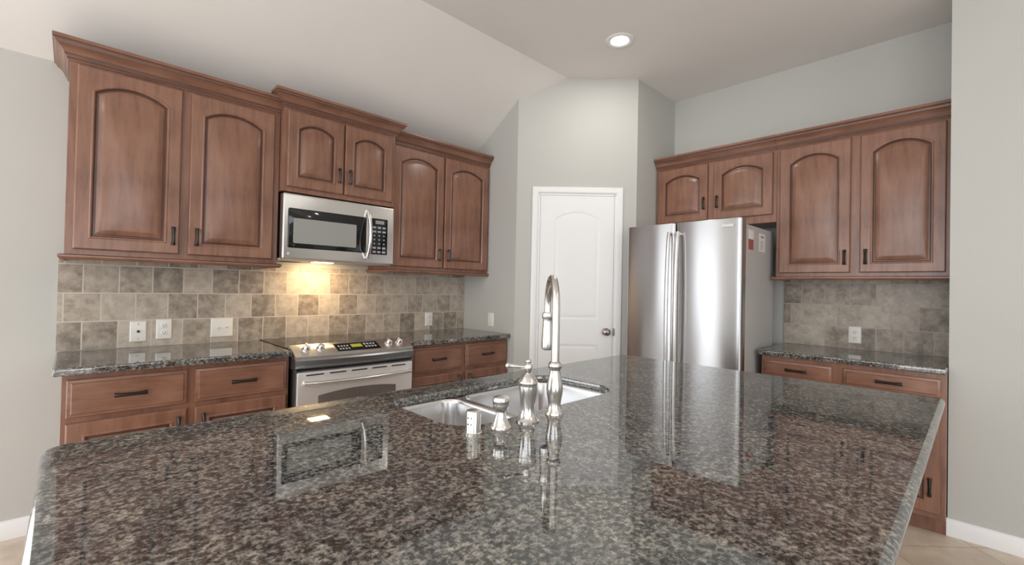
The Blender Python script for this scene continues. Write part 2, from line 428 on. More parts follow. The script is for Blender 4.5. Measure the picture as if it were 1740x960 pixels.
# ------------------------------------------------------------------ pantry door
def arch_loop(u0, u1, v0, v1, rise, d=0.0, nb=6, ns=6, na=14):
    """Panel outline with a low arched head, CCW from bottom-left; d = inset."""
    a = (u1-u0)/2; uc = (u0+u1)/2; pts = []
    U0, U1, V0 = u0+d, u1-d, v0+d
    if rise > 1e-5:
        R = (a*a+rise*rise)/(2*rise); vc = v1-R; ha = a-d
        vs = vc + math.sqrt(max((R-d)**2 - ha*ha, 0))
    else: vs = v1-d
    for i in range(nb): pts.append((U0+(U1-U0)*i/nb, V0))
    for i in range(ns): pts.append((U1, V0+(vs-V0)*i/ns))
    for i in range(na+1):
        u = U1-(U1-U0)*i/na
        v = vc+math.sqrt(max((R-d)**2-(u-uc)**2, 0)) if rise > 1e-5 else vs
        pts.append((u, v))
    for i in range(1, ns): pts.append((U0, vs-(vs-V0)*i/ns))
    return pts
def rect_match(u0, u1, v0, v1, d, nb=6, ns=6, na=14):
    return arch_loop(u0, u1, v0, v1, 0, d, nb, ns, na)

def door_mesh(w, h, stile, top, bottom, rise, thick=.02, depth=.011):
    """Raised-panel door: u right, v up, out = -y; back at y=0, origin bottom-left."""
    P = lambda loop, n: [(u, -n, v) for u, v in loop]
    R = []; mi = []
    def add(loop, n, m=0): R.append(P(loop, n)); mi.append(m)
    add(rect_match(0, w, 0, h, 0), 0)
    add(rect_match(0, w, 0, h, 0), thick-.007)
    add(rect_match(0, w, 0, h, .002), thick-.003)
    add(rect_match(0, w, 0, h, .006), thick)
    A = lambda d: arch_loop(stile, w-stile, bottom, h-top, rise, d)
    add(A(-.004), thick)
    add(A(0), thick+.0025)
    add(A(.004), thick+.002)
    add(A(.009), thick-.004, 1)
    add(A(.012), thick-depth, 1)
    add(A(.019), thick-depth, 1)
    add(A(.021), thick-depth+.001, 0)
    add(A(.040), thick-.0025)
    add(A(.046), thick-.001)
    mb = MB(); mb.rings(R, True, True, 0, mi[:-1])
    return mb
def slab_mesh(w, h, thick=.02):
    R = []
    for d, n in [(0, 0), (0, thick-.012), (.003, thick-.008), (.014, thick-.005), (.018, thick), (.021, thick)]:
        R.append([(u, -n, v) for u, v in rect_match(0, w, 0, h, d, 3, 2, 3)])
    return MB().rings(R)

def pull(parent, u, v, vertical, L=.098, y=-.020):
    """Bar pull with two feet, dark bronze."""
    mb = MB(); n = 13; rings = []
    for i in range(n):
        t = i/(n-1); s = (t-.5)*L
        out = .017+.010*math.sin(PI*t)**.6
        hw = .0072+.0028*abs(2*t-1)**2; th = .0090
        for_ = []
        for a, b in [(-hw, 0), (-hw*.6, th*.7), (0, th), (hw*.6, th*.7), (hw, 0), (hw*.7, -.002), (-hw*.7, -.002)]:
            o = y-(out+b)+.004
            for_.append((u+a, o, v+s) if vertical else (u+s, o, v+a))
        rings.append(for_)
    mb.rings(rings)
    for sgn in (-1, 1):
        s = sgn*(L/2-.010)
        c = (u, y, v+s) if vertical else (u+s, y, v)
        mb.lathe([(.0075, 0), (.006, -.005), (.005, -.022)], c, 'y', 10)
    return mb.build('handle', M['bronze'], parent, smooth=50)

crown_prof = [(0, .0), (.006, .0), (.010, .006), (.010, .014), (.017, .020), (.020, .030), (.027, .044), (.038, .056), (.048, .062), (.050, .070), (.056, .076), (.060, .080), (.060, .096), (0, .096)]
rail_prof = [(0, 0), (.012, 0), (.018, .005), (.022, .012), (.022, .020), (.014, .024), (0, .024)]

def cabinet(name, label, loc, rz, w, depth, z0, z1, doors=(), drawers=(), crown=None, rail=None, toe=0, group=None, cat='cabinet', side_gap=0):
    """Local frame: x = left to right as seen, out = -y, wall at y=0. doors: (u0,u1,z0,z1,pull u,pull z,rise)."""
    root = thing(name, label, cat, (loc[0], loc[1], 0), rz, group)
    fr = MB()
    fr.box(0, w, -(depth-.02), -.001, z0+toe, z1)
    fr.build('cabinet_box', M['wood'], root, bevel=.0015)
    # face frame: rails and stiles round the openings
    ff = MB(); ff.box(0, w, -depth, -(depth-.02), z0+toe, z1)
    ff.build('face_frame', M['wood'], root, bevel=.002)
    if toe:
        MB().box(.0, w, -(depth-.075), -.02, z0+.001, z0+toe).build('toe_kick', M['wood'], root)
    for (u0, u1, a, b, pu, pz, rise) in doors:
        ww, hh = u1-u0, b-a
        st = .058 if ww > .30 else .050
        d = door_mesh(ww, hh, st, st+.002 if rise else st, st, rise).build('door', [M['wood'], M['glaze_shade']], root, smooth=28)
        d.location = (u0, -depth-.0005, a)
        if pu is not None: pull(d, pu-u0, pz-a, True)
    for (u0, u1, a, b) in drawers:
        d = slab_mesh(u1-u0, b-a).build('drawer', M['woodh'], root, smooth=28)
        d.location = (u0, -depth-.0005, a)
        pull(d, (u1-u0)/2, (b-a)/2, False, L=.118)
    if crown:
        zc, path = crown
        MB().sweep([(o, z+zc) for o, z in crown_prof], path, dark=(2, 4, 8, 10)).build('crown_moulding', [M['woodh'], M['glaze_shade']], root, smooth=25)
    if rail:
        zr, path = rail
        MB().sweep([(o, z+zr) for o, z in rail_prof], path, dark=(4,)).build('bottom_moulding', [M['woodh'], M['glaze_shade']], root, smooth=25)
    return root

# --- left wall, upper units. u = x - x0
UD = .33
x0 = -2.658
wl = .936
cabinet('wall_cabinet', 'tall arched two-door brown wall cabinet at the left end, beside the bare wall', (x0, 0), 0, wl, UD, 1.412, 2.345,
        doors=[(.028, .441, 1.440, 2.325, .413, 1.535, .052), (.480, .903, 1.440, 2.325, .517, 1.538, .052)],
        crown=(2.336, [(0, -.001), (0, -UD), (wl, -UD)]), rail=(1.390, [(0, -.001), (0, -UD), (wl, -UD), (wl, -.001)]), group='upper cabinets on the range wall')
MD = .385
cabinet('wall_cabinet', 'short two-door brown wall cabinet directly above the microwave', (-1.720, 0), 0, .760, MD, 1.862, 2.385,
        doors=[(.022, .374, 1.892, 2.362, .343, 2.010, .046), (.383, .735, 1.892, 2.362, .416, 2.012, .046)],
        crown=(2.376, [(0, -UD-.005), (0, -MD), (.760, -MD), (.760, -UD-.005)]), group='upper cabinets on the range wall')
cabinet('wall_cabinet', 'tall two-door brown wall cabinet right of the microwave, next to the pantry corner', (-.958, 0), 0, .957, UD, 1.412, 2.355,
        doors=[(.012, .466, 1.440, 2.335, .430, 1.545, .055), (.478, .938, 1.440, 2.335, .515, 1.545, .055)],
        crown=(2.346, [(0, -UD), (.957, -UD)]), rail=(1.390, [(0, -.001), (0, -UD), (.957, -UD)]), group='upper cabinets on the range wall')
# --- left wall, base units
BD = .60
cabinet('base_cabinet', 'brown base cabinet left of the range with two drawers over doors', (-2.650, 0), 0, .925, BD, 0, .880, toe=.10,
        doors=[(.016, .447, .13, .667, .412, .585, 0), (.479, .911, .13, .667, .514, .585, 0)],
        drawers=[(.016, .447, .690, .856), (.479, .911, .690, .856)], group='base cabinets on the range wall')
cabinet('base_cabinet', 'brown base cabinet right of the range with two drawers, beside the pantry corner', (-.938, 0), 0, .936, BD, 0, .880, toe=.10,
        doors=[(.016, .456, .13, .655, .424, .585, 0), (.492, .922, .13, .655, .526, .585, 0)],
        drawers=[(.016, .456, .680, .858), (.492, .922, .680, .858)], group='base cabinets on the range wall')
# --- niche on the right. local x = -world y, out = -world x
RZ = -PI/2
y0 = -1.390
cabinet('wall_cabinet', 'short two-door brown wall cabinet above the refrigerator', (X2, y0), RZ, .938, UD, 1.812, 2.345,
        doors=[(.020, .445, 1.868, 2.325, .418, 2.005, .052), (.490, .915, 1.868, 2.325, .522, 2.005, .052)],
        crown=(2.336, [(0, -UD), (.938, -UD)]), group='upper cabinets in the niche')
cabinet('wall_cabinet', 'tall two-door brown wall cabinet right of the refrigerator, over the small counter', (X2, y0-.939), RZ, .909, UD, 1.414, 2.345,
        doors=[(.022, .437, 1.440, 2.325, .408, 1.540, .058), (.486, .889, 1.440, 2.325, .518, 1.540, .058)],
        crown=(2.336, [(0, -UD), (.909, -UD)]), rail=(1.392, [(0, -.001), (0, -UD), (.909, -UD)]), group='upper cabinets in the niche')
cabinet('base_cabinet', 'reddish brown base cabinet under the small counter right of the refrigerator', (X2, -2.332), RZ, .904, BD+.02, 0, .880, toe=.10,
        doors=[(.018, .396, .13, .740, .362, .640, 0), (.452, .882, .13, .740, .842, .270, 0)],
        drawers=[(.018, .396, .752, .852), (.452, .882, .752, .852)])

# ------------------------------------------------------------------ counters
def slab(name, x0, x1, y0, y1, rad, label, cat='countertop', hole=None, hrad=0, th=.034, top=CT, er=.009):
    me = bpy.data.meshes.new(name); bm = bmesh.new(); flat = set()
    def ring(fn, z): return [bm.verts.new((p[0], p[1], z)) for p in fn]
    def bridge(a, b):
        n = len(a)
        for i in range(n): bm.faces.new((a[i], a[(i+1) % n], b[(i+1) % n], b[i]))
    O = lambda d: rrect(x0, x1, y0, y1, rad, d)
    eb = er*.75
    prof = [(eb-eb*math.sin(PI/2*i/5), top-th+eb-eb*math.cos(PI/2*i/5)) for i in range(6)]
    prof += [(er-er*math.cos(PI/2*i/7), top-er+er*math.sin(PI/2*i/7)) for i in range(8)]
    rs = [ring(O(d), z) for d, z in prof]
    for a, b in zip(rs, rs[1:]): bridge(a, b)
    lo, hi = [rs[0]], [rs[-1]]
    if hole:
        Hf = lambda d: rrect(*hole, hrad, d, 9)
        hp = [(-.003, top-th), (0, top-th+.003), (0, top-.005), (-.0015, top-.0015), (-.005, top)]
        hs = [ring(Hf(d), z) for d, z in hp]
        for a, b in zip(hs, hs[1:]): bridge(a, b)
        lo.append(hs[0]); hi.append(hs[-1])
    for loops in (lo, hi):
        ed = []
        for l in loops:
            for i in range(len(l)):
                e = bm.edges.get((l[i], l[(i+1) % len(l)])); ed.append(e)
        if len(loops) == 1: bm.faces.new(loops[0])
        else: bmesh.ops.triangle_fill(bm, use_beauty=True, edges=ed)
    bmesh.ops.recalc_face_normals(bm, faces=bm.faces)
    bm.to_mesh(me); bm.free(); me.materials.append(M['granite'])
    for p in me.polygons: p.use_smooth = abs(p.normal.z) < .9999
    me.set_sharp_from_angle(angle=math.radians(40))
    for p in me.polygons:
        if abs(p.normal.z) > .9999:
            p.use_smooth = False
            for k in p.edge_keys: flat.add(k)
    for e in me.edges:
        if e.key in flat: e.use_edge_sharp = True
    o = bpy.data.objects.new(name, me); COL.objects.link(o)
    return tag(o, label, cat)
slab('countertop', XL, -1.722, -.645, -.002, (.012, .004, .003, .003), 'dark speckled granite countertop left of the range')
slab('countertop', -.948, -.002, -.645, -.002, (.004, .012, .003, .003), 'dark speckled granite countertop right of the range, beneath two outlets')
slab('countertop', X2-.645, X2-.002, YE+.003, -2.312, (.006, .004, .003, .012), 'small dark granite countertop in the niche right of the refrigerator')
IX0, IX1, IY0, IY1 = -2.670, -.262, -3.268, -1.868
SK = (-1.875, -1.100, -2.388, -1.998)
slab('island_countertop', IX0, IX1, IY0, IY1, (.03, .028, .045, .050), 'large glossy black grey granite island top in the foreground with a sink cut-out', 'countertop', er=.014, th=.028, hole=SK, hrad=(.10, .10, .10, .05))
# island carcass below the top
isl = thing('kitchen_island', 'brown cabinet base of the island under the large granite top', 'kitchen island')
ib = MB(); ib.box(IX0+.06, -1.93, -2.95, IY1-.045, .1, .885); ib.box(-1.05, IX1-.05, -2.95, IY1-.045, .1, .885); ib.box(-1.93, -1.05, -2.95, -2.47, .1, .885)
ib.box(-1.93, -1.05, -2.47, IY1-.045, .1, .60)
ib.build('cabinet_box', M['wood'], isl, bevel=.002)
MB().box(IX0+.12, IX1-.11, -2.89, IY1-.11, 0.001, .1).build('toe_kick', M['wood'], isl)
for k in range(4):
    x = -2.56 + k*.545
    d = door_mesh(.50, .68, .058, .058, .058, 0).build('end_panel', [M['wood'], M['glaze_shade']], isl, smooth=28); d.location = (x, -2.9505, .14)

# backsplashes
tag(MB().box(XL, -.004, -.010, -.001, CT+.001, 1.411).build('tile_backsplash', M['tile_l']), 'brown grey stone tile backsplash on the range wall', 'backsplash')
tag(MB().box(X2-.010, X2-.001, YE+.003, -2.300, CT+.001, 1.413).build('tile_backsplash', M['tile_r']), 'grey brown stone tile backsplash in the niche right of the refrigerator', 'backsplash')

# ------------------------------------------------------------------ outlets and plates
def plate(name, label, loc, rz, kind, cat, w=.075, h=.118, group='white wall plates'):
    root = thing(name, label, cat, loc, rz, group)
    R = [[(u, -n, v) for u, v in rrect(-w/2, w/2, -h/2, h/2, .006, d)] for d, n in ((0, 0), (0, .003), (.002, .0055), (.006, .0068))]
    MB().rings(R).build('cover_plate', M['plate'], root, smooth=40)
    f = -.0068
    if kind == 'duplex':
        for sz in (-1, 1):
            q = MB(); q.rings([[(u, f-n, v+sz*.020) for u, v in rrect(-.0165, .0165, -.014, .014, .010, d)] for d, n in ((0, -.001), (0, .0012), (.001, .0018))])
            r = q.build('receptacle', M['plate'], root, smooth=40)
            s = MB(); 
            for sx in (-.0063, .0063): s.box(sx-.0012, sx+.0012, f-.0022, f-.0015, sz*.020-.001, sz*.020+.008)
            s.lathe([(.0024, -.0015), (.0024, -.0022)], (0, f, sz*.020-.0065), 'y', 10)
            s.build('slot', M['slot'], r)
        MB().lathe([(.003, .001), (.003, -.0012)], (0, f, 0), 'y', 10).build('screw', M['plate'], root)
    elif kind == 'jack':
        MB().lathe([(.0075, .001), (.0075, -.004), (.0045, -.008)], (0, f, 0), 'y', 12).build('jack', M['slot'], root)
        for sz in (-1, 1): MB().lathe([(.003, .001), (.003, -.0012)], (0, f, sz*.042), 'y', 10).build('screw', M['print'], root)
    elif kind == 'switch2':
        for sx in (-1, 1):
            MB().box(sx*.023-.0055, sx*.023+.0055, f-.0012, f+.001, -.013, .013).build('switch_surround', M['plate'], root)
            q = MB(); q.prism([(f, -.006), (f-.012, .003*sx), (f-.010, .008*sx), (f, .006)], lambda p, t: (t, p[0], p[1]), sx*.023-.0042, sx*.023+.0042)
            q.build('toggle', M['plate'], root, bevel=.0008)
            for sz in (-1, 1): MB().lathe([(.003, .001), (.003, -.0012)], (sx*.023, f, sz*.030), 'y', 10).build('screw', M['plate'], root)
    elif kind == 'rocker':
        q = MB(); q.prism([(f+.001, -.033), (f-.001, -.033), (f-.004, .033), (f+.001, .033)], lambda p, t: (t, p[0], p[1]), -.0165, .0165)
        q.build('rocker', M['plate'], root, bevel=.001)
    return root
plate('wall_plate', 'white jack plate with a dark centre hole, leftmost on the tile', (-2.349, -.010, 1.004), 0, 'jack', 'wall plate')
plate('outlet', 'white duplex outlet between the jack plate and the double switch', (-2.231, -.010, 1.012), 0, 'duplex', 'outlet')
plate('light_switch', 'wide white double switch plate on the tile left of the range', (-1.938, -.010, 1.008), 0, 'switch2', 'light switch', w=.122)
plate('outlet', 'white duplex outlet on the tile right of the range', (-.386, -.010, 1.008), 0, 'duplex', 'outlet')
plate('light_switch', 'white outlet plate on the plain wall between the tile and the pantry door', (-.0005, -.392, 1.015), -PI/2, 'rocker', 'light switch')  # an outlet plate on the stub wall, modelled with a single rocker
plate('outlet', 'white duplex outlet on the niche tile right of the refrigerator', (X2-.010, -2.745, 1.013), -PI/2, 'duplex', 'outlet')

# ------------------------------------------------------------------ pantry door, in the diagonal wall
R2 = math.sqrt(.5)
dr = bpy.data.objects.new('door_1', None); COL.objects.link(dr); struct(dr)
dr.location = (0, -YA, 0); dr.rotation_euler = (0, 0, -PI/4)
# along the diagonal: s from 0 (first stub) to .987; casing .128-.875
s0, s1, zt = .128, .876, 2.136
cas = [(0, 0), (.010, 0), (.014, .004), (.016, .012), (.016, .040), (.013, .046), (.009, .050), (.006, .056), (0, .056)]
def casing_loop(inset): return [(s0+inset, 0.002), (s0+inset, zt-inset), (s1-inset, zt-inset), (s1-inset, 0.002)]
mb = MB(); rs = []
for k in range(4):
    ring = []
    for n_, t in cas:
        p = casing_loop(t)[k]
        ring.append((p[0], -n_, p[1]))
    rs.append(ring)
mb.rings(rs); mb.build('door_casing', M['white'], dr, smooth=30)
mb = MB(); a, b, c = s0+.056, s1-.056, zt-.056
mb.box(a-.001, a+.012, -.006, -.001, .002, c); mb.box(b-.012, b+.001, -.006, -.001, .002, c); mb.box(a, b, -.006, -.001, c-.012, c+.001)
mb.build('door_jamb', M['white'], dr)
dw, dh = (b-a)-.030, c-.015-.010
def passage_door(w, h):
    """Two-panel moulded door, arched upper panel."""
    me = MB(); t = .004
    def panel(u0, u1, v0, v1, rise):
        A = lambda d: arch_loop(u0, u1, v0, v1, rise, d)
        pr = [(0, t), (.006, t-.0005), (.012, t-.0035), (.020, t-.004), (.028, t-.002), (.040, t-.001), (.048, t-.0008)]
        me.rings([[(u, -n, v) for u, v in A(d)] for d, n in pr], False, True)
        return A(0)
    st = .115
    p1 = panel(st, w-st, 1.035, h-.125, .065)
    p2 = panel(st, w-st, .235, .835, 0)
    # face around the panels
    def cell(v0, v1, loop):
        me.rings([[(u, -t, v) for u, v in rect_match(0, w, v0, v1, 0)], [(u, -t, v) for u, v in loop]], False, False)
    cell(.94, h, p1); cell(0, .94, p2)
    # edges
    me.add([(0, 0, 0), (w, 0, 0), (w, 0, h), (0, 0, h), (0, -t, 0), (w, -t, 0), (w, -t, h), (0, -t, h)], [(0, 1, 5, 4), (1, 2, 6, 5), (2, 3, 7, 6), (3, 0, 4, 7)])
    return me
sl = passage_door(dw, dh).build('door_leaf', M['white'], dr, smooth=25); sl.location = (a+.015, -.0015, .010)
kb = MB().lathe([(.031, .0), (.031, -.004), (.026, -.009), (.012, -.012), (.011, -.030), (.018, -.036), (.027, -.044), (.030, -.054), (.027, -.064), (.016, -.070), (.004, -.071)], (0, 0, 0), 'y', 24)
k = kb.build('door_knob', M['knob'], sl, smooth=40); k.location = (.752-(a+.015), -.004, .951-.010)
st_ = MB().box(.0, .012, -.012, -.004, -.03, .03).build('strike_plate', M['knob'], dr); st_.location = (b-.010, 0, .95)
for z in (1.83, 1.05, .25):
    h_ = MB().lathe([(.006, -.045), (.006, .045)], (0, 0, 0), 'z', 10); h_ = h_.build('hinge', M['white'], dr, smooth=40); h_.location = (a+.013, -.010, z)

# ------------------------------------------------------------------ refrigerator
fx, fy0, fy1, fz = .463, -1.436, -2.288, 1.785
fr = thing('refrigerator', 'stainless steel side-by-side refrigerator with two long bar handles', 'refrigerator', (1.12, fy0, 0), -PI/2)
W = fy0-fy1; D = 1.12-fx        # local: x across (left to right), front at y=-D
MB().box(.004, W-.004, -(D-.085), 0, .03, fz-.035).build('fridge_body', M['grey_side'], fr, bevel=.006)
MB().box(.02, W-.02, -(D-.11), -(D-.085)+.012, .005, .10).build('base_grille', M['black'], fr)
def fdoor(u0, u1, name, lab=None):
    mb = MB(); rs = []
    for z in (0.09, .093, fz-.003, fz):
        ins = .003 if z in (.09, fz) else 0
        ring = []; n = 16
        # plan outline: flat back, gently bowed front with rounded vertical edges
        pts = [(u0+.002, -(D-.078)), (u0+.002, -(D-.030))]
        for i in range(7): a_ = PI - .5*PI*i/6; pts.append((u0+.026+.024*math.cos(a_), -(D-.030)-.024*math.sin(a_)))
        for i in range(1, n): t = i/n; pts.append((u0+.026+(u1-u0-.052)*t, -(D-.006)-.006*math.sin(PI*t)))
        for i in range(7): a_ = .5*PI - .5*PI*i/6; pts.append((u1-.026+.024*math.cos(a_), -(D-.030)-.024*math.sin(a_)))
        pts += [(u1-.002, -(D-.030)), (u1-.002, -(D-.078))]
        cx, cy = (u0+u1)/2, -(D-.04)
        for x, y in pts: ring.append((x+(ins if x < cx else -ins), y+(ins if y < cy else -ins), z))
        rs.append(ring)
    mb.rings(rs); return mb.build(name, M['steel_d'], fr, smooth=35)
W1_ = .398
dl = fdoor(0, W1_, 'freezer_door'); d2 = fdoor(W1_+.003, W, 'fridge_door')
def fhandle(parent, u):
    pts = []; n = 22; za, zb = .60, 1.715
    for i in range(n+1):
        t = i/n; z = za+(zb-za)*t; o = .030+.030*math.sin(PI*t)**.55
        pts.append((u, -(D+o), z))
    mb = MB(); mb.tube(pts, .0135, 14)
    for z in (za+.012, zb-.012): mb.tube([(u, -(D-.012), z), (u, -(D+.034), z)], .011, 12)
    return mb.build('handle', M['steel'], parent, smooth=50)
fhandle(dl, W1_-.030); fhandle(d2, W1_+.034)
bd = MB().box(.720, .800, -(D+.0065), -(D-.010), 1.726, 1.744).build('badge', M['paper'], d2, bevel=.002, label='small pale nameplate')
for u in (.03, W-.09): MB().box(u, u+.06, -(D-.02), -(D-.18), fz-.036, fz+.004).build('hinge_cover', M['grey_side'], fr, bevel=.006)
def sticker(y, z0, z1, w_, mat, label):
    yy = 1.12 - y  # distance from the rear
    return MB().box(W-.0040, W-.0028, -yy-w_/2, -yy+w_/2, z0, z1).build('sticker', mat, fr, label=label)
sticker(.636, 1.655, 1.718, .095, M['paper'], 'pale upper half of the front label')
sticker(.636, 1.585, 1.655, .095, M['red'], 'red lower half of the front label')
s_ = sticker(.860, 1.585, 1.712, .125, M['paper'], 'white label with dark print towards the rear')
yy = 1.12-.860
pm = MB()
pm.box(W-.0030, W-.0022, -yy-.032, -yy+.032, 1.682, 1.694)
for i in range(6): pm.box(W-.0030, W-.0022, -yy-.045, -yy+.020+.005*(i % 3), 1.600+i*.011, 1.603+i*.011)
pm.build('print', M['print'], s_)

# ------------------------------------------------------------------ microwave
mx0, mw, mz0, mz1, my = -1.718, .752, 1.440, 1.852, -.405
mwv = thing('microwave', 'stainless over-the-range microwave with black window and curved handle', 'microwave', (mx0, 0, 0))
h = mz1-mz0
MB().box(.003, mw-.003, my+.045, -.012, mz0+.012, mz1-.001).build('microwave_body', M['black'], mwv, bevel=.003)
MB().box(.0, mw, my+.040, -.03, mz0, mz0+.012).build('bottom_panel', M['grey_side'], mwv, bevel=.002)
dd = MB(); dd.rings([[(u, y, v) for u, v in rrect(0, mw, mz0+.004, mz1-.002, .010, d)] for d, y in ((0, my+.042), (0, my+.008), (.003, my+.002), (.010, my))])
door = dd.build('microwave_door', M['steel'], mwv, smooth=35)
wf = MB(); wf.rings([[(u, y, v) for u, v in rrect(.030, .540, 1.515, 1.760, .012, d)] for d, y in ((0, my+.004), (0, my-.002), (.003, my-.0035))])
wfo = wf.build('window_frame', M['blackglass'], door, smooth=35)
wg = MB(); wg.rings([[(u, y, v) for u, v in rrect(.062, .468, 1.545, 1.700, .008, d)] for d, y in ((0, my-.002), (0, my-.0045))])
wg.build('window_glass', M['mwglass'], door)
hp = []
for i in range(25):
    t = i/24; z = 1.478+(1.812-1.478)*t; hp.append((.548, my-.006-.044*math.sin(PI*t)**.7, z))
MB().tube(hp, .0125, 14).build('handle', M['nickel'], door, smooth=50)
cp_ = MB(); cp_.rings([[(u, y, v) for u, v in rrect(.576, .700, 1.510, 1.762, .008, d)] for d, y in ((0, my+.004), (0, my-.002), (.003, my-.003))])
cpo = cp_.build('control_panel', M['blackglass'], mwv, smooth=35)
MB().box(.606, .672, my-.0042, my-.002, 1.724, 1.748).build('display', M['lcd_g'], cpo)
kx = [.590, .611, .632, .653, .674]
for r_ in range(7):
    for c_ in range(3):
        u = .586+c_*.036; v = 1.518+r_*.0285
        dot = 2 <= r_ <= 4
        mb = MB(); 
        if dot: mb.lathe([(.006, .002), (.006, -.001)], (u+.014, my-.003, v+.010), 'y', 12)
        else: mb.box(u+.002, u+.026, my-.0042, my-.002, v+.003, v+.016)
        mb.build('key', M['key'], cpo)
MB().lathe([(.007, .002), (.007, -.0015), (.006, -.002)], (.036, my, 1.478), 'y', 20).build('emblem', M['paper'], door, label='small round pale emblem')
lens = MB().box(.245, .365, -.295, -.215, mz0-.003, mz0+.001).build('lamp_lens', M['hood'], mwv, label='glowing lamp under the microwave')
vl = MB()
for i in range(10): vl.box(.08+i*.012, .086+i*.012, -.18, -.06, mz0-.002, mz0+.001)
vl.build('vent_filter', M['slot'], mwv)
l = bpy.data.lights.new('hood_lamp', 'AREA'); l.shape = 'RECTANGLE'; l.size = .11; l.size_y = .07; l.energy = 2.3; l.color = (1, .70, .38)
lo = bpy.data.objects.new('hood_lamp', l); COL.objects.link(lo); lo.location = (mx0+.345, -.20, mz0-.008); lo.rotation_euler = (math.radians(18), 0, 0)

# ------------------------------------------------------------------ range
rx0, rw = -1.717, .762
rg = thing('range', 'stainless slide-in range with black glass cooktop and front knobs', 'range', (rx0, 0, 0))
MB().box(.006, rw-.006, -.640, -.02, .06, .866).build('range_body', M['black'], rg, bevel=.003)
MB().box(.04, rw-.04, -.60, -.05, .002, .06).build('toe_kick', M['black'], rg)
ct = MB(); ct.rings([[(u, y, v) for u, y in rrect(-.004, rw+.004, -.560, -.014, .006, d)] for d, v in ((0, .9145), (0, .9175), (.003, .9195), (.008, .920))])
cto = ct.build('cooktop_glass', M['cookglass'], rg, smooth=35)
bow = lambda t: .040*(1-(2*t-1)**2)
NB = 20
def bowed(profile, name, mat, parent, us=None, u0=.0, u1=rw, smooth=35):
    """profile: closed list of (y, z, how much it bows)."""
    rs = []
    for i in range(NB+1):
        t = i/NB; u = u0+(u1-u0)*t; tt = u/rw
        rs.append([(u, y-bow(tt)*k, z) for y, z, k in profile])
    return MB().rings(rs).build(name, mat, parent, smooth=smooth)
cpn = bowed([(-.560, .868, 0), (-.560, .930, 0), (-.575, .936, .1), (-.668, .888, .9), (-.676, .880, 1), (-.672, .868, 1)], 'control_panel', M['steel'], rg)
bowed([(-.560, .806, 0), (-.560, .867, 0), (-.676, .8675, 1), (-.684, .858, 1), (-.684, .830, .9), (-.672, .812, .6), (-.655, .806, .4)], 'front_fascia', M['fascia'], rg)
tilt = math.atan2(.936-.888, .668-.575)
def on_panel(u, s, h=0):
    """Point on the sloped control panel: s from 0 (rear) to 1 (front)."""
    tt = u/rw; y = -.575-(.093)*s - bow(tt)*(.1+.8*s); z = .936-.048*s
    return (u, y, z+h)
def knob(u):
    p = on_panel(u, .52)
    mb = MB().lathe([(.024, -.004), (.024, .004), (.019, .008), (.018, .024), (.016, .028), (.006, .029)], (0, 0, 0), 'z', 20)
    mb.box(-.0045, .0045, -.019, .019, .020, .034)
    o = mb.build('knob', M['nickel'], cpn, smooth=35); o.location = p; o.rotation_euler = (tilt*1.0, 0, .3)
for u in (.075, .155, .600, .680): knob(u)
dsp = MB(); n_ = 12; a_ = []; b_ = []
rs = []
for i in range(n_+1):
    u = .245+(.525-.245)*i/n_; k0 = .018*(1-i/n_*1.0)
    f_ = on_panel(u, .16, .0008); g_ = on_panel(u, .88, .0008)
    rs.append([(f_[0]-.0, f_[1], f_[2]-.004), f_, g_, (g_[0], g_[1], g_[2]-.004)])
ds = MB().rings(rs).build('display_panel', M['blackglass'], cpn)
def strip(u0, u1, s0_, s1_, name, mat, par):
    rs = []
    for i in range(7):
        u = u0+(u1-u0)*i/6; f_ = on_panel(u, s0_, .0016); g_ = on_panel(u, s1_, .0016)
        rs.append([(f_[0], f_[1], f_[2]-.002), f_, g_, (g_[0], g_[1], g_[2]-.002)])
    return MB().rings(rs).build(name, mat, par)
strip(.345, .415, .30, .58, 'display', M['lcd'], ds)
for i in range(4):
    for j in range(2):
        strip(.263+i*.018, .273+i*.018, .35+.25*j, .47+.25*j, 'key', M['key'], ds)
        strip(.430+i*.021, .443+i*.021, .28+.25*j, .42+.25*j, 'key', M['key'], ds)
# oven door
od = MB(); od.rings([[(u, y, v) for u, v in rrect(.012, rw-.004, .225, .790, .008, d)] for d, y in ((0, -.640), (0, -.676), (.003, -.682), (.008, -.684))])
odo = od.build('oven_door', M['steel_o'], rg, smooth=35)
vt = MB()
for i in range(5): vt.box(.06+i*.135, .16+i*.135, -.6865, -.682, .768, .775)
vt.build('vent_slot', M['slot'], odo)
for u in (.001, rw-.011): MB().box(u, u+.009, -.672, -.640, .07, .805).build('side_trim', M['fascia'], rg)
wn = MB().rings([[(u, y, v) for u, v in arch_loop(.130, .632, .330, .668, .020, d)] for d, y in ((0, -.682), (0, -.686), (.003, -.687))])
wn.build('oven_window', M['ovenglass'], odo, smooth=30)
hp = []
for i in range(25):
    t = i/24; hp.append((.045+(.690)*t, -.700-.034*math.sin(PI*t)**.6, .728-.004*math.sin(PI*t)))
hb = MB().tube(hp, .0125, 14)
for u in (.052, .728): hb.tube([(u, -.680, .729), (u, -.706, .729)], .012, 12)
hb.build('handle', M['nickel'], odo, smooth=50)
MB().box(.012, rw-.012, -.680, -.640, .065, .215).build('storage_drawer', M['steel'], rg, bevel=.004)

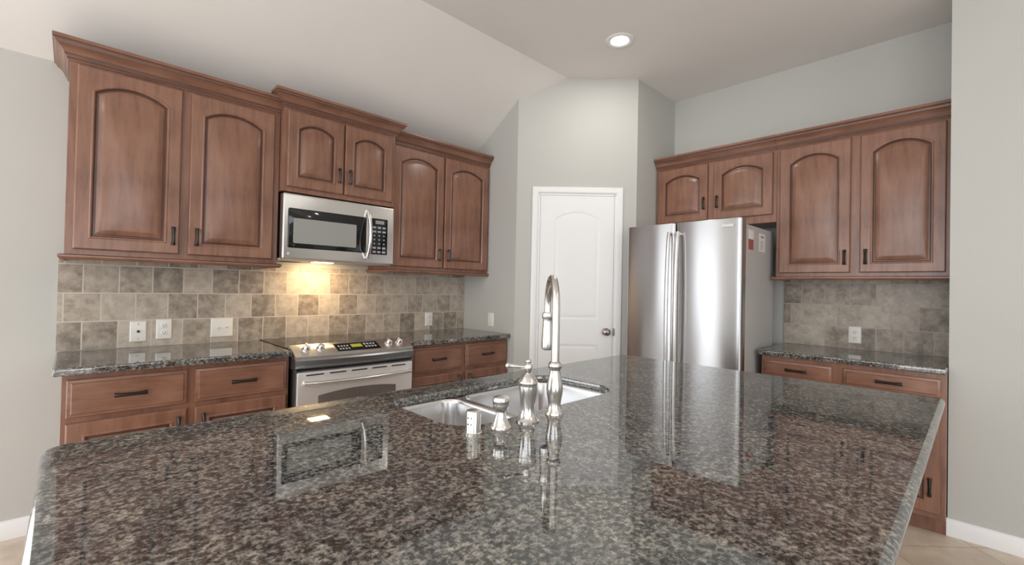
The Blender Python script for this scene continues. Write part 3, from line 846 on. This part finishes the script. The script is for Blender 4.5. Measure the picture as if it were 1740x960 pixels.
# ------------------------------------------------------------------ sink
sk = thing('sink', 'double bowl stainless undermount sink in the granite island', 'sink')
ZR = CT-.028-.0012
def bowl(x0, x1, y0, y1, rad, depth):
    prof = [(-.022, ZR-.002), (-.022, ZR), (.0, ZR), (.003, ZR-.003), (.006, ZR-.012), (.014, ZR-depth+.04), (.024, ZR-depth+.012), (.045, ZR-depth), (.12, ZR-depth-.004)]
    rs = []
    for d, z in prof:
        loop = rrect(x0, x1, y0, y1, rad, d if d > 0 else 0)
        if d < 0:
            cx, cy = (x0+x1)/2, (y0+y1)/2
            sx = ((x1-x0)/2-d*.6)/((x1-x0)/2); sy = ((y1-y0)/2-d)/((y1-y0)/2)
            loop = [(cx+(x-cx)*sx, cy+(y-cy)*sy) for x, y in loop]
        rs.append([(x, y, z) for x, y in loop])
    mb = MB().rings(rs, False, True)
    o = mb.build('bowl', M['sinksteel'], sk, smooth=40)
    MB().lathe([(.045, .0), (.045, .003), (.030, .0015), (.028, -.006), (.004, -.006)], ((x0+x1)/2, (y0+y1)/2, ZR-depth-.003), 'z', 24).build('drain', M['nickel'], o, smooth=35)
    return o
bowl(-1.880, -1.606, -2.393, -1.993, (.09, .06, .06, .06), .19)
bowl(-1.582, -1.095, -2.393, -1.993, (.06, .09, .09, .06), .20)

# ------------------------------------------------------------------ taps on the island
FY = -2.448
fc = thing('faucet', 'tall polished gooseneck faucet with pull-down spray head on the island', 'faucet', (-1.560, FY, CT))
MB().lathe([(.0285, 0), (.0285, .004), (.026, .008), (.0215, .016), (.0190, .028), (.0205, .042), (.0245, .062), (.0255, .076), (.0240, .092), (.0190, .116), (.0160, .132), (.0165, .136), (.0205, .140), (.0215, .146), (.0205, .153), (.0165, .157), (.0130, .160)], n=32).build('faucet_base', M['nickel'], fc, smooth=40)
dx, dy = .66, .75; L_ = math.hypot(dx, dy); dx /= L_; dy /= L_; RA = .098
pts = [(0, 0, .155), (0, 0, .20), (0, 0, .25), (0, 0, .300)]
for i in range(1, 25):
    a_ = PI*i/24; pts.append((dx*(RA-RA*math.cos(a_)), dy*(RA-RA*math.cos(a_)), .318+RA*math.sin(a_)))
hx, hy = dx*2*RA, dy*2*RA
pts.append((hx, hy, .295))
MB().tube(pts, .0122, 18).build('gooseneck', M['nickel'], fc, smooth=60)
sh = MB().lathe([(.0125, .300), (.0190, .296), (.0205, .288), (.0190, .280), (.0165, .274), (.0170, .262), (.0185, .235), (.0200, .205), (.0205, .180), (.0190, .172), (.0150, .170)], (hx, hy, 0), 'z', 28).build('spray_head', M['nickel'], fc, smooth=40)
MB().lathe([(.0145, .1715), (.0145, .1680), (.004, .1680)], (hx, hy, 0), 'z', 20).build('nozzle', M['brushw'], sh)
vh = thing('lever_valve', 'urn shaped single lever faucet handle, just left of the gooseneck faucet', 'tap', (-1.678, FY, CT))
MB().lathe([(.034, 0), (.034, .004), (.030, .007), (.0245, .014), (.0215, .026), (.0205, .040), (.0225, .060), (.0255, .082), (.0270, .100), (.0265, .106), (.0285, .109), (.0285, .113), (.0262, .116), (.0225, .124), (.0145, .132), (.0095, .137)], n=32).build('valve_body', M['nickel'], vh, smooth=40)
MB().lathe([(.0085, .134), (.0085, .140), (.0110, .145), (.0125, .153), (.0120, .160), (.0090, .164), (.0065, .166), (.0085, .170), (.0085, .174), (.0040, .178)], n=24).build('finial', M['nickel'], vh, smooth=50)
lx, ly = -.80, .60
MB().tube([(lx*t*.060, ly*t*.060, .153+.006*t) for t in (0, .25, .5, .75, .9, .97, 1.0, 1.06, 1.12)], [.0060, .0058, .0052, .0055, .0065, .0085, .0092, .0085, .004], 14).build('lever', M['nickel'], vh, smooth=60)
sd = thing('soap_dispenser', 'short polished soap dispenser with round top, between the handle and the cylindrical cap', 'soap dispenser', (-1.778, FY+.006, CT))
MB().lathe([(.0285, 0), (.0285, .003), (.0255, .007), (.0200, .018), (.0160, .030), (.0135, .040), (.0135, .044)], n=28).build('base', M['nickel'], sd, smooth=40)
ph = MB().lathe([(.0100, .043), (.0160, .047), (.0210, .054), (.0228, .063), (.0222, .067), (.0238, .070), (.0238, .077), (.0205, .083), (.0110, .0865), (.003, .087)], n=28)
ph.build('pump_head', M['nickel'], sd, smooth=40)
MB().tube([(0, 0, .066), (.022, .020, .064), (.040, .038, .058), (.046, .044, .050)], [.0062, .0060, .0056, .0052], 12).build('spout', M['nickel'], sd, smooth=60)
ag = thing('air_gap_cap', 'plain cylindrical metal cap standing leftmost in the row of taps', 'air gap cap', (-1.868, FY+.014, CT))
MB().lathe([(.0225, 0), (.0225, .004), (.0200, .0055), (.0195, .008), (.0195, .0560), (.0180, .0600), (.0140, .0615), (.003, .062)], n=28).build('cap', M['nickel'], ag, smooth=40)
sl_ = MB()
for zz in (.028, .044):
    for q in range(2):
        a_ = math.radians(186+q*26); sl_.lathe([(.0022, -.0008), (.0022, .0006)], (.0195*math.cos(a_), .0195*math.sin(a_), zz), 'x', 8)
sl_.build('vent_slot', M['slot'], ag)

# ------------------------------------------------------------------ recessed ceiling lamps
def can_lamp(x, y, label, power):
    r = thing('recessed_light', label, 'ceiling light', (x, y, ZF), 0, 'recessed ceiling lamps')
    MB().lathe([(.098, 0), (.098, -.003), (.092, -.007), (.072, -.007), (.064, -.003), (.060, -.0005)], n=40, cap0=False, cap1=False).build('trim_ring', M['white'], r, smooth=40)
    MB().lathe([(.061, -.001), (.061, -.003), (.045, -.0035)], n=40).build('lens', M['can'], r, smooth=40)
    l = bpy.data.lights.new('lamp', 'AREA'); l.shape = 'DISK'; l.size = .13; l.energy = power; l.color = (1, .95, .88)
    o = bpy.data.objects.new('lamp', l); COL.objects.link(o); o.location = (x, y, ZF-.008)
can_lamp(.089, -1.587, 'round white recessed ceiling light above the island and refrigerator', CAN_W)
for (x, y) in [(-3.6, -1.9), (-3.6, -4.6), (-1.2, -4.6), (-3.6, -6.8), (-1.2, -6.8)]:
    can_lamp(x, y, 'round white recessed ceiling light behind the viewer', CAN_W)
